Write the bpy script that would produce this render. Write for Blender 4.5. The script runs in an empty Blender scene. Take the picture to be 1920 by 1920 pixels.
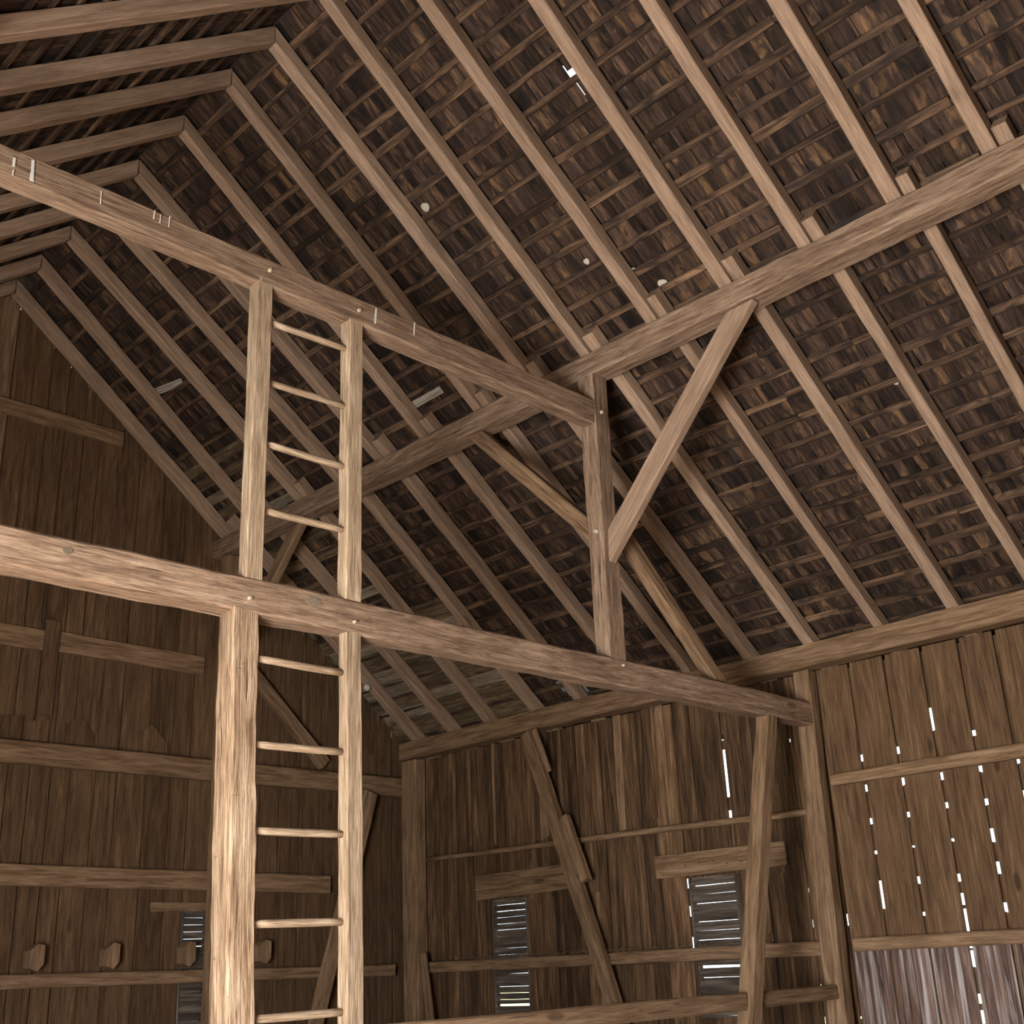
import bpy, math, random
from mathutils import Vector, Matrix

random.seed(7)
scene = bpy.context.scene
C = scene.collection
EZ = 1.6                      # eye height above the floor; builder coordinates are relative to the eye

# ------------------------------------------------------------------ camera
FPX = 2222.4
yaw, pitch, roll = math.radians(44.733), math.radians(21.134), math.radians(-2.573)
CF = Vector((math.cos(yaw)*math.cos(pitch), math.sin(yaw)*math.cos(pitch), math.sin(pitch)))
_r = Vector((math.sin(yaw), -math.cos(yaw), 0)); _u = _r.cross(CF)
CR = _r*math.cos(roll) + _u*math.sin(roll)
CU = -_r*math.sin(roll) + _u*math.cos(roll)
cam = bpy.data.objects.new('camera', bpy.data.cameras.new('camera'))
cam.data.sensor_width = 36.0
cam.data.lens = 36.0*FPX/1920
cam.data.clip_start = 0.05; cam.data.clip_end = 300
cam.matrix_world = Matrix(((CR.x, CU.x, -CF.x, 0), (CR.y, CU.y, -CF.y, 0), (CR.z, CU.z, -CF.z, EZ), (0, 0, 0, 1)))
C.objects.link(cam); scene.camera = cam

def on(x, y, axis, v):
    """point where the ray through a photo pixel meets the plane axis = v (eye-relative)"""
    d = CF + CR*((x-960)/FPX) - CU*((y-960)/FPX)
    return d*(v/d[axis])

# ------------------------------------------------------------------ light
w = bpy.data.worlds.new('sky'); scene.world = w; w.use_nodes = True
bg = w.node_tree.nodes['Background']
bg.inputs[0].default_value = (0.80, 0.90, 1.0, 1); bg.inputs[1].default_value = 2.2

def area(name, loc, sx, sy, direction, power, col):
    l = bpy.data.lights.new(name, 'AREA'); l.shape = 'RECTANGLE'; l.size = sx; l.size_y = sy
    l.energy = power; l.color = col
    o = bpy.data.objects.new(name, l); C.objects.link(o)
    o.location = Vector(loc)+Vector((0, 0, EZ))
    o.rotation_euler = Vector(direction).to_track_quat('-Z', 'Z').to_euler()
    return o
DOOR_Y0, DOOR_Y1, DOOR_TOP = -0.4, 4.1, 0.9
area('doorway_left_offscreen', (-1.46, (DOOR_Y0+DOOR_Y1)/2, (DOOR_TOP-1.6)/2), DOOR_Y1-DOOR_Y0, DOOR_TOP+1.6, (1, 0, 0.0), 1100, (0.96, 0.98, 1.0))
sun = bpy.data.lights.new('sun_offscreen', 'SUN'); sun.energy = 40; sun.angle = 0.01; sun.color = (1, 0.96, 0.9)
so = bpy.data.objects.new('sun_offscreen', sun); C.objects.link(so)
so.rotation_euler = Vector((0.80, 0.30, -0.50)).to_track_quat('-Z', 'Z').to_euler()

vs = scene.view_settings
vs.view_transform = 'Standard'; vs.look = 'None'; vs.gamma = 1; vs.use_curve_mapping = False
vs.exposure = 0.6

# ------------------------------------------------------------------ materials
def lin(r, g, b):
    f = lambda c: ((c/255+0.055)/1.055)**2.4 if c/255 > 0.04045 else c/255/12.92
    return (f(r), f(g), f(b), 1)

def wood(name, dark, mid, light, grain=1.0, crack=0.5, knots=0.6, var=0.25, rough=0.85, bump=0.35, stain=None, stain_amt=0.0, streak=None, streak_amt=0.0, long=1.0, ticks=0.0, fine=0.85):
    """procedural timber: grain runs along local x"""
    m = bpy.data.materials.new(name); m.use_nodes = True
    nt = m.node_tree; N = nt.nodes; L = nt.links
    bs = N['Principled BSDF']; bs.inputs['Roughness'].default_value = rough
    if 'Specular IOR Level' in bs.inputs: bs.inputs['Specular IOR Level'].default_value = 0.25
    tc = N.new('ShaderNodeTexCoord'); oi = N.new('ShaderNodeObjectInfo')
    at = N.new('ShaderNodeAttribute'); at.attribute_name = 'rnd'
    add = N.new('ShaderNodeMath'); add.operation = 'ADD'; L.new(oi.outputs['Random'], add.inputs[0]); L.new(at.outputs['Fac'], add.inputs[1])
    fr = N.new('ShaderNodeMath'); fr.operation = 'FRACT'; L.new(add.outputs[0], fr.inputs[0])
    rnd = fr.outputs[0]
    off = N.new('ShaderNodeVectorMath'); off.operation = 'MULTIPLY'; off.inputs[1].default_value = (91.7, 37.3, 53.1)
    cx = N.new('ShaderNodeCombineXYZ')
    for i in range(3): L.new(rnd, cx.inputs[i])
    L.new(cx.outputs[0], off.inputs[0])
    pos = N.new('ShaderNodeVectorMath'); pos.operation = 'ADD'; L.new(tc.outputs['Object'], pos.inputs[0]); L.new(off.outputs[0], pos.inputs[1])
    def noise(sx, sy, detail, dist=0.0, rgh=0.6):
        mp = N.new('ShaderNodeMapping'); mp.inputs['Scale'].default_value = (sx, sy, sy); L.new(pos.outputs[0], mp.inputs['Vector'])
        n = N.new('ShaderNodeTexNoise'); n.inputs['Scale'].default_value = 1; n.inputs['Detail'].default_value = detail
        n.inputs['Distortion'].default_value = dist; n.inputs['Roughness'].default_value = rgh
        L.new(mp.outputs[0], n.inputs['Vector']); return n.outputs['Fac']
    def ramp(src, pts):
        r = N.new('ShaderNodeValToRGB'); e = r.color_ramp.elements
        while len(e) < len(pts): e.new(0.5)
        for el, (p, c) in zip(e, pts): el.position = p; el.color = c if len(c) == 4 else (*c, 1)
        L.new(src, r.inputs[0]); return r.outputs[0]
    def mix(fac, a, b, mode='MIX'):
        x = N.new('ShaderNodeMix'); x.data_type = 'RGBA'; x.blend_type = mode
        if isinstance(fac, (int, float)): x.inputs['Factor'].default_value = fac
        else: L.new(fac, x.inputs['Factor'])
        for s, k in ((a, 6), (b, 7)):
            if isinstance(s, tuple): x.inputs[k].default_value = s
            else: L.new(s, x.inputs[k])
        return x.outputs[2]
    g1 = noise(1.3*grain/long, 15*grain, 6, 0.6)
    g2 = noise(3.0*grain/long, 85*grain, 4, 0.2)
    big = noise(0.9, 3.0, 3)
    col = ramp(g1, [(0.33, dark), (0.5, mid), (0.68, light)])
    fine_c = ramp(g2, [(0.34, (0.42, 0.39, 0.37)), (0.58, (1.12, 1.12, 1.12))])
    col = mix(fine, col, fine_c, 'MULTIPLY')
    bigr = ramp(big, [(0.3, (0.8, 0.79, 0.78)), (0.7, (1.13, 1.13, 1.13))])
    col = mix(0.7, col, bigr, 'MULTIPLY')
    if stain:
        s = noise(4.0, 12, 3, 0.8)
        f = ramp(s, [(0.53, (0, 0, 0)), (0.68, (1, 1, 1))])
        f2 = N.new('ShaderNodeMath'); f2.operation = 'MULTIPLY'; f2.inputs[1].default_value = stain_amt
        L.new(f, f2.inputs[0]); col = mix(f2.outputs[0], col, stain)
        s = noise(3.2, 9, 2, 0.6)
        f = ramp(s, [(0.54, (0, 0, 0)), (0.66, (0.85, 0.85, 0.85))])
        col = mix(f, col, dark)
    if streak:
        s = noise(0.7, 20, 5, 0.4)
        f = ramp(s, [(0.52, (0, 0, 0)), (0.66, (1, 1, 1))])
        f2 = N.new('ShaderNodeMath'); f2.operation = 'MULTIPLY'; f2.inputs[1].default_value = streak_amt
        L.new(f, f2.inputs[0]); col = mix(f2.outputs[0], col, streak)
    if crack > 0:
        ck = noise(0.75*grain/long, 26*grain, 5, 0.3, 0.75)
        f = ramp(ck, [(0.35, (1, 1, 1)), (0.395, (0, 0, 0))])
        f2 = N.new('ShaderNodeMath'); f2.operation = 'MULTIPLY'; f2.inputs[1].default_value = crack
        L.new(f, f2.inputs[0]); col = mix(f2.outputs[0], col, tuple(c*0.25 for c in dark[:3])+(1,))
    if ticks > 0:
        ck = noise(34, 7, 3, 0.5, 0.6)
        f = ramp(ck, [(0.27, (1, 1, 1)), (0.31, (0, 0, 0))])
        f2 = N.new('ShaderNodeMath'); f2.operation = 'MULTIPLY'; f2.inputs[1].default_value = ticks
        L.new(f, f2.inputs[0]); col = mix(f2.outputs[0], col, tuple(c*0.4 for c in dark[:3])+(1,))
    if knots > 0:
        mp = N.new('ShaderNodeMapping'); mp.inputs['Scale'].default_value = (0.9, 2.6, 2.6); L.new(pos.outputs[0], mp.inputs['Vector'])
        v = N.new('ShaderNodeTexVoronoi'); v.inputs['Scale'].default_value = 1; L.new(mp.outputs[0], v.inputs['Vector'])
        f = ramp(v.outputs['Distance'], [(0.05, (1, 1, 1)), (0.085, (0, 0, 0))])
        f2 = N.new('ShaderNodeMath'); f2.operation = 'MULTIPLY'; f2.inputs[1].default_value = knots
        L.new(f, f2.inputs[0]); col = mix(f2.outputs[0], col, tuple(c*0.55 for c in dark[:3])+(1,))
    # piece-to-piece variation
    vr = ramp(rnd, [(0.0, (1-var, 1-var*1.05, 1-var*1.1)), (1.0, (1+var, 1+var, 1+var))])
    col = mix(1.0, col, vr, 'MULTIPLY')
    L.new(col, bs.inputs['Base Color'])
    bp = N.new('ShaderNodeBump'); bp.inputs['Strength'].default_value = bump; bp.inputs['Distance'].default_value = 0.01
    hm = N.new('ShaderNodeMath'); hm.operation = 'ADD'; L.new(g1, hm.inputs[0]); L.new(g2, hm.inputs[1])
    L.new(hm.outputs[0], bp.inputs['Height']); L.new(bp.outputs[0], bs.inputs['Normal'])
    return m

def plain(name, c, rough=0.8, metal=0.0):
    m = bpy.data.materials.new(name); m.use_nodes = True
    nt = m.node_tree; bs = nt.nodes['Principled BSDF']
    n = nt.nodes.new('ShaderNodeTexNoise'); n.inputs['Scale'].default_value = 9; n.inputs['Detail'].default_value = 5
    r = nt.nodes.new('ShaderNodeValToRGB')
    r.color_ramp.elements[0].color = tuple(x*0.7 for x in c[:3])+(1,); r.color_ramp.elements[1].color = tuple(min(1, x*1.25) for x in c[:3])+(1,)
    nt.links.new(n.outputs['Fac'], r.inputs[0]); nt.links.new(r.outputs[0], bs.inputs['Base Color'])
    bs.inputs['Roughness'].default_value = rough; bs.inputs['Metallic'].default_value = metal
    return m

M = {}
M['beam'] = wood('hewn_beam_wood', lin(122, 97, 79), lin(158, 129, 107), lin(184, 156, 132), crack=0.85, knots=0.75, var=0.08, bump=0.6, ticks=0.3, grain=2.2)
M['ladder'] = wood('pale_ladder_wood', lin(156, 130, 104), lin(182, 155, 128), lin(202, 178, 152), crack=0.6, knots=0.4, var=0.05, bump=0.4, grain=1.9)
M['post'] = wood('hewn_post_wood', lin(132, 104, 80), lin(178, 148, 120), lin(206, 178, 152), crack=0.9, knots=0.3, var=0.05, bump=0.9, ticks=0.6, grain=1.7)
M['rafter'] = wood('rafter_wood', lin(146, 118, 98), lin(166, 137, 115), lin(182, 152, 130), crack=0.35, knots=0.6, var=0.10, grain=1.8, bump=0.2, fine=0.5)
M['lath'] = wood('roof_lath_wood', lin(46, 35, 29), lin(88, 67, 52), lin(128, 100, 78), crack=0.5, knots=0.8, var=0.45, stain=lin(38, 32, 33), stain_amt=0.8)
M['shingle'] = wood('shingle_wood', lin(34, 26, 24), lin(64, 48, 40), lin(92, 70, 56), crack=0.6, knots=0.0, var=0.55, stain=lin(136, 102, 68), stain_amt=0.45, grain=1.3, fine=0.6)
M['board'] = wood('barn_board_wood', lin(82, 60, 41), lin(102, 77, 54), lin(124, 96, 70), crack=0.7, knots=0.9, var=0.18, grain=1.5, fine=0.6)
M['gable'] = wood('gable_board_wood', lin(82, 60, 41), lin(102, 77, 54), lin(124, 96, 70), crack=0.7, knots=0.6, var=0.2, grain=1.5, fine=0.6)
M['weathered'] = wood('weathered_board_wood', lin(70, 52, 45), lin(108, 86, 76), lin(144, 120, 108), crack=0.9, knots=0.5, var=0.2, streak=lin(186, 176, 174), streak_amt=0.8)
M['girt'] = wood('girt_wood', lin(112, 86, 62), lin(142, 112, 85), lin(166, 136, 108), crack=0.6, knots=0.7, var=0.10, grain=1.6, fine=0.6)
M['dgirt'] = wood('dark_girt_wood', lin(112, 86, 62), lin(142, 112, 85), lin(166, 136, 108), crack=0.6, knots=0.7, var=0.12, grain=1.6, fine=0.6)
M['grey'] = wood('grey_board_wood', lin(112, 98, 83), lin(140, 124, 106), lin(170, 154, 135), crack=0.6, knots=0.3, var=0.2, grain=1.5)
M['bark'] = wood('mouldy_sheathing_wood', lin(78, 64, 48), lin(112, 94, 71), lin(140, 120, 94), crack=0.7, knots=0.5, var=0.25, stain=lin(62, 48, 35), stain_amt=0.6)
M['pale'] = wood('pale_lath_wood', lin(160, 150, 136), lin(188, 178, 164), lin(206, 198, 186), crack=0.3, knots=0, var=0.05)
M['old'] = wood('old_split_board_wood', lin(70, 51, 36), lin(102, 77, 54), lin(138, 107, 79), crack=0.9, knots=0.8, var=0.38, grain=1.15, fine=0.85)
M['mgirt'] = wood('brown_girt_wood', lin(112, 86, 62), lin(142, 112, 85), lin(166, 136, 108), crack=0.7, knots=0.8, var=0.12, grain=1.5, fine=0.7)
M['strip'] = wood('outer_strip_wood', lin(82, 60, 41), lin(102, 77, 54), lin(124, 96, 70))
M['iron'] = plain('rusty_iron', lin(66, 48, 40), 0.7, 0.3)
M['peg'] = plain('peg_wood', lin(200, 182, 156))
M['metal'] = plain('grey_flashing', lin(150, 150, 152), 0.5, 0.3)
M['white'] = plain('bird_lime', lin(226, 220, 212), 0.9)
M['slat'] = wood('louvre_slat_wood', lin(66, 56, 50), lin(100, 88, 78), lin(140, 126, 112), crack=0.3, knots=0, var=0.2)
M['nest'] = plain('mud_nest', lin(196, 184, 166), 0.95)
M['straw'] = plain('straw', lin(120, 98, 72), 0.95)
M['floor'] = wood('floor_plank_wood', lin(126, 108, 90), lin(166, 146, 124), lin(194, 174, 152), var=0.2)
M['ground'] = plain('grass_ground', lin(120, 128, 84), 0.95)
M['outer'] = plain('light_block_surface', lin(60, 46, 38), 0.9)  # for the added light-blocking sheet over the shingles

# ------------------------------------------------------------------ builders
def reg(o, label=None, cat=None, group=None, kind=None):
    if label: o['label'] = label
    if cat: o['category'] = cat
    if group: o['group'] = group
    if kind: o['kind'] = kind
    return o

def link(name, mesh, mat, matrix, parent=None):
    o = bpy.data.objects.new(name, mesh)
    if mat is not None and not mesh.materials: mesh.materials.append(mat)
    C.objects.link(o)
    T = Matrix.Translation((0, 0, EZ)) @ matrix
    if parent is not None:
        o.parent = parent
        o.matrix_parent_inverse = parent.matrix_basis.inverted()
    o.matrix_basis = T
    return o

def empty(name, loc=(0, 0, -1.6)):
    o = bpy.data.objects.new(name, None); o.empty_display_size = 0.2
    C.objects.link(o); o.location = Vector(loc)+Vector((0, 0, EZ)); return o

def basis(A, B, up):
    A = Vector(A); B = Vector(B); x = (B-A).normalized(); up = Vector(up)
    z = (up - x*up.dot(x)).normalized(); y = z.cross(x)
    return Matrix(((x.x, y.x, z.x, A.x), (x.y, y.y, z.y, A.y), (x.z, y.z, z.z, A.z), (0, 0, 0, 1))), (B-A).length

class Wob:
    def __init__(s, amp):
        s.t = [(random.uniform(0.6, 2.0), random.uniform(0, 6.3), amp*0.5), (random.uniform(4, 9), random.uniform(0, 6.3), amp*0.3), (random.uniform(14, 24), random.uniform(0, 6.3), amp*0.16), (random.uniform(26, 36), random.uniform(0, 6.3), amp*0.09)]
    def __call__(s, x): return sum(a*math.sin(k*x+p) for k, p, a in s.t)

def timber_mesh(name, L, w, h, amp=0.006, cham=0.012, seg=0.22, w1=None, h1=None, cut0=0.0, cut1=0.0, ragged=0.0):
    """squared timber along x, w across y, h across z; edges wander like hewn or sawn stock"""
    w1 = w if w1 is None else w1; h1 = h if h1 is None else h1
    n = max(1, int(L/seg))
    ws = [(Wob(amp), Wob(amp)) for _ in range(4)]
    V = []; Fc = []
    cs = ((-1, -1), (1, -1), (1, 1), (-1, 1))
    for i in range(n+1):
        t = i/n; x = L*t; hw = (w+(w1-w)*t)/2; hh = (h+(h1-h)*t)/2
        for k, (sy, sz) in enumerate(cs):
            cy = sy*hw + ws[k][0](x); cz = sz*hh + ws[k][1](x)
            xe = x
            if i == 0: xe = x + cut0*(cz/hh)*0.5 + random.uniform(-ragged, ragged)
            if i == n: xe = x + cut1*(cz/hh)*0.5 + random.uniform(-ragged, ragged)
            if (k % 2) == 0: a, b = (cy, cz-sz*cham), (cy-sy*cham, cz)
            else: a, b = (cy-sy*cham, cz), (cy, cz-sz*cham)
            V.append((xe, *a)); V.append((xe, *b))
    for i in range(n):
        for k in range(8):
            a = i*8+k; b = i*8+(k+1) % 8
            Fc.append((a, b, b+8, a+8))
    Fc.append(tuple(range(7, -1, -1))); Fc.append(tuple(n*8+k for k in range(8)))
    me = bpy.data.meshes.new(name); me.from_pydata(V, [], Fc); me.update(); return me

def timber(name, A, B, w, h, mat, up=(0, 0, 1), parent=None, **kw):
    mt, L = basis(A, B, up)
    return link(name, timber_mesh(name, L, w, h, **kw), M[mat], mt, parent)

def board_mesh(name, L, w, th, top=(0, 0), amp=0.004, seg=0.5, bot_rag=0.0):
    """plank along x, width y, thickness z; top = end offsets at -y and +y edge"""
    n = max(1, int(L/seg)); wa, wb = Wob(amp), Wob(amp); V = []; Fc = []
    for i in range(n+1):
        x = L*i/n
        ya = -w/2+wa(x); yb = w/2+wb(x)
        xa = xb = x
        if i == n: xa += top[0]; xb += top[1]
        if i == 0: xa += random.uniform(-bot_rag, bot_rag); xb += random.uniform(-bot_rag, bot_rag)
        b = min(0.004, th/3)
        V += [(xa, ya, -th/2), (xb, yb, -th/2), (xb, yb, th/2-b), (xb, yb-b, th/2), (xa, ya+b, th/2), (xa, ya, th/2-b)]
    for i in range(n):
        for k in range(6):
            a = i*6+k; c = i*6+(k+1) % 6; Fc.append((a, c, c+6, a+6))
    Fc.append((5, 4, 3, 2, 1, 0)); Fc.append(tuple(n*6+k for k in range(6)))
    me = bpy.data.meshes.new(name); me.from_pydata(V, [], Fc); me.update(); return me

def plank(name, A, B, w, th, mat, up, parent=None, **kw):
    mt, L = basis(A, B, up)
    return link(name, board_mesh(name, L, w, th, **kw), M[mat], mt, parent)

def rod_mesh(name, L, r, n=12, seg=4, amp=0.002, taper=1.0):
    V = []; Fc = []; wy, wz = Wob(amp*2), Wob(amp*2)
    for i in range(seg+1):
        t = i/seg; x = L*t; rr = r*(1+(taper-1)*t)*(1+0.12*math.sin(math.pi*t))
        for k in range(n):
            a = 2*math.pi*k/n
            V.append((x, rr*math.cos(a)+wy(x), rr*math.sin(a)+wz(x)))
    for i in range(seg):
        for k in range(n):
            a = i*n+k; b = i*n+(k+1) % n; Fc.append((a, b, b+n, a+n))
    Fc.append(tuple(range(n-1, -1, -1))); Fc.append(tuple(seg*n+k for k in range(n)))
    me = bpy.data.meshes.new(name); me.from_pydata(V, [], Fc); me.update()
    for p in me.polygons: p.use_smooth = len(p.vertices) == 4
    return me

def rod(name, A, B, r, mat, parent=None, **kw):
    mt, L = basis(A, B, (0.1, 0.2, 1) if abs((Vector(B)-Vector(A)).normalized().z) < 0.9 else (1, 0, 0))
    return link(name, rod_mesh(name, L, r, **kw), M[mat], mt, parent)

def box_mesh(name, x0, x1, y0, y1, z0, z1):
    V = [(x, y, z) for x in (x0, x1) for y in (y0, y1) for z in (z0, z1)]
    Fc = [(0, 1, 3, 2), (4, 6, 7, 5), (0, 4, 5, 1), (2, 3, 7, 6), (0, 2, 6, 4), (1, 5, 7, 3)]
    me = bpy.data.meshes.new(name); me.from_pydata(V, [], Fc); me.update(); return me

ID = Matrix.Identity(4)
# ------------------------------------------------------------------ dimensions (metres, relative to the eye)
RX, RZ = 3.97, 6.80            # ridge, underside of rafters
SL = 0.81
FLOOR = -1.6
YG, YB = 11.3, -5.6            # far gable boards, near gable
XW, XL = 9.36, 2*RX-9.36       # side walls
YF = 5.5                       # front face of the bent
DN = Vector((1, 0, -SL)).normalized()
NR = Vector((SL, 0, 1)).normalized()      # outward normal of the right slope
DNL = Vector((-1, 0, -SL)).normalized(); NL = Vector((-SL, 0, 1)).normalized()
def rz(x): return RZ - SL*abs(x-RX)

# ------------------------------------------------------------------ floor, ground, out-of-sight walls
reg(link('ground', box_mesh('ground', -80, 90, -80, 90, FLOOR-0.35, FLOOR-0.25), M['ground'], ID), 'flat grassy ground around the barn', kind='structure')
fl = reg(empty('floor', (RX, 3, FLOOR)), 'wide plank threshing floor of the barn', kind='structure')
for i in range(34):
    x0 = XL+i*(XW-XL)/34
    link('plank', box_mesh('plank', x0+0.004, x0+(XW-XL)/34-0.004, YB, YG, FLOOR-0.06, FLOOR+random.uniform(-0.004, 0)), M['floor'], ID, fl)
wl = reg(empty('wall_left', (XL, 3, FLOOR)), 'side wall with the open barn doorway', kind='structure')
for y0, y1, z0, z1 in ((YB, DOOR_Y0, FLOOR, 2.405), (DOOR_Y1, YG, FLOOR, 2.405), (DOOR_Y0, DOOR_Y1, DOOR_TOP, 2.405)):
    n = max(1, round((y1-y0)/0.34)); d = (y1-y0)/n
    for i in range(n):
        link('board', box_mesh('board', XL-0.03, XL, y0+i*d+0.001, y0+(i+1)*d-0.001, z0, z1), M['board'], ID, wl)
wf = reg(empty('wall_front', (RX, YB, FLOOR)), 'near gable wall of vertical boards', kind='structure')
n = 32
for i in range(n):
    xa = XL+i*(XW-XL)/n; xb = xa+(XW-XL)/n-0.002
    V = [(x, y, z) for y in (YB-0.03, YB) for x, z in ((xa, FLOOR), (xb, FLOOR), (xb, rz(xb)+0.2), (xa, rz(xa)+0.2))]
    me = bpy.data.meshes.new('board'); me.from_pydata(V, [], [(0, 1, 2, 3), (7, 6, 5, 4), (0, 4, 5, 1), (1, 5, 6, 2), (2, 6, 7, 3), (3, 7, 4, 0)])
    link('board', me, M['board'], ID, wf)

# ------------------------------------------------------------------ right wall
wr = reg(empty('wall_right', (XW, 5, FLOOR)), 'long side wall of vertical barn boards with light in the gaps', kind='structure')
V2 = (6.62, 7.17, -0.47, 0.745); V1 = (9.33, 9.88, -0.55, 0.725)
edges = [YB+0.32*i for i in range(0, 29)] + [3.54, 3.86, 4.17, 4.50, 4.845, 5.19, 5.54, 5.88, 6.28, 6.61, 6.98, 7.18, 7.48, 7.66, 7.98, 8.16, 8.34, 8.50, 8.64, 8.80, 8.95, 9.04, 9.12, 9.32, 9.60, 9.89, 9.97, 10.05, 10.13, 10.24, 10.31, 10.41, 10.52, 10.61, 10.72, 10.80, 10.90, 11.0, 11.08, 11.34]
edges = [e for e in edges[:29] if e < 3.4]+edges[29:]
XB = XW
def wall_board(y0, y1, z0, z1, mat, dx=0.0):
    return plank('board', (XB+0.011+dx, (y0+y1)/2, z0), (XB+0.011+dx, (y0+y1)/2, z1), y1-y0, 0.018 if y0 < 5.8 else 0.021, mat, (-1, 0, 0), wr, amp=0.003, top=(0, 0))
def gapw(y):
    if 3.5 < y < 5.3: return 0.029
    if abs(y-6.61) < 0.05: return 0.036
    return 0.018 if y < 9 else 0.013
for a, b in zip(edges, edges[1:]):
    ya = a+gapw(a)/2; yb = b-gapw(b)/2
    dx = random.uniform(-0.004, 0.004) if a < 5.8 else random.uniform(-0.003, 0.012)
    segs = [(FLOOR, 2.405)]
    for v in (V1, V2):
        if a >= v[0]-0.03 and b <= v[1]+0.03: segs = [(FLOOR, v[2]), (v[3], 2.405)]
    for z0, z1 in segs:
        if z0 == FLOOR and a < 5.4 and z1 > 0.1:
            wall_board(ya, yb, FLOOR, 0.080, 'weathered', dx); wall_board(ya, yb, 0.081, z1, 'board', dx)
        else:
            wall_board(ya, yb, z0, z1, 'old' if a > 5.5 else ('weathered' if z1 < 0 else 'board'), dx)
# strips nailed outside over the joints; daylight shows where they are broken
def pz(px, py): return on(px, py, 0, XB+0.03).z
spots = {5.19: [(1613, 1419, 7), (1622, 1477, 10), (1631, 1540, 10), (1638, 1600, 8), (1651, 1678, 44)],
         4.845: [(1682, 1405, 9), (1691, 1464, 10), (1700, 1527, 8), (1710, 1590, 8), (1720, 1650, 11), (1728, 1715, 8)],
         4.50: [(1745, 1346, 32), (1762, 1452, 7), (1773, 1512, 13), (1782, 1577, 8), (1793, 1642, 6), (1798, 1686, 18), (1807, 1726, 36), (1813, 1775, 5), (1817, 1797, 24), (1828, 1873, 15), (1835, 1908, 22)],
         4.17: [(1827, 1376, 13), (1837, 1440, 8), (1848, 1503, 10), (1860, 1565, 20), (1872, 1630, 24), (1884, 1700, 13)],
         3.86: [(1908, 1428, 10), (1918, 1490, 14)],
         6.61: [(1356, 1380, 6), (1361, 1425, 34), (1365, 1470, 44), (1371, 1531, 20)],
         5.88: [(1450, 1676, 9), (1457, 1735, 10), (1469, 1853, 9), (1478, 1912, 8), (1478, 1388, 5)],
         7.18: [(1267, 1658, 14), (1272, 1708, 12), (1279, 1768, 16)],
         7.48: [(1255, 1530, 7), (1260, 1582, 8)],
         7.98: [(1178, 1560, 9), (1204, 1830, 8)],
         5.54: [(1522, 1728, 16), (1545, 1912, 9)],
         10.05: [(901, 1697, 11)], 9.12: [(1015, 1681, 8)], 10.90: [(806, 1570, 22), (811, 1868, 14)], 8.95: [(1026, 1690, 7)]}
for e in edges[1:-1]:
    holes = []
    for key, lst in spots.items():
        if abs(key-e) < 0.012:
            for px, py, hpx in lst:
                z0 = pz(px, py); hh = max(0.012, abs(pz(px, py-hpx/2)-pz(px, py+hpx/2))*0.62)
                holes.append((z0-hh, z0+hh))
    for v in (V1, V2):
        if v[0]+0.03 < e < v[1]-0.03: holes.append((v[2], v[3]))
    holes.sort(); z = FLOOR; segs = []
    for h0, h1 in holes:
        if h0 > z: segs.append((z, h0))
        z = max(z, h1)
    segs.append((z, 2.375))
    for z0, z1 in segs:
        if z1-z0 > 0.004:
            plank('joint_strip', (XB+0.05, e, z0), (XB+0.05, e, z1), 0.12, 0.012, 'strip', (-1, 0, 0), wr, amp=0.002, seg=2.0, top=(random.uniform(-0.035, 0.035), random.uniform(-0.035, 0.035)) if z1 < 2.37 and z1-z0 > 0.08 else (0, 0))

def louvre(name, label, y0, y1, z0, z1, pitch_, n_open, axis, plane, wide=None):
    """framed opening filled with sloping slats; axis 0 = in the side wall, 1 = in the gable"""
    mid = (y0+y1)/2
    def P(t, d, z): return (plane+d, t, z) if axis == 0 else (t, plane+d, z)
    wv = reg(empty(name, P(mid, 0, z0)), label, kind='structure')
    face = (-1, 0, 0) if axis == 0 else (0, -1, 0)
    for t in (y0+0.012, y1-0.012):
        plank('jamb', P(t, 0.04, z0), P(t, 0.04, z1), 0.024, 0.06, 'slat', face, wv, amp=0.001)
    plank('sill', P(y0, 0.04, z0), P(y1, 0.04, z0), 0.024, 0.06, 'slat', face, wv, amp=0.001)
    k = 0; z = z1+0.006
    while z > z0+0.02:
        op = (0.0035 if k not in (wide or ()) else 0.022) if k < n_open else -0.004
        hgt = pitch_-op
        a = P(y0+0.02, 0.03, z-hgt/2-0.004); b = P(y1-0.02, 0.03, z-hgt/2+random.uniform(-0.004, 0.004)-0.004)
        up = Vector(face)*0.92 + Vector((0, 0, 0.40))
        plank('slat', a, b, hgt*1.08, 0.011, 'slat', up, wv, amp=0.0025, seg=0.12)
        z -= pitch_; k += 1
    return wv
louvre('window_1', 'louvred vent with bright slits beside the canted post', V2[0], V2[1], V2[2], V2[3], 0.080, 99, 0, XB, (9,))
louvre('window_2', 'smaller louvred vent beside the leaning wall brace', V1[0], V1[1], V1[2], V1[3], 0.063, 99, 0, XB, (16,))

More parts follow.
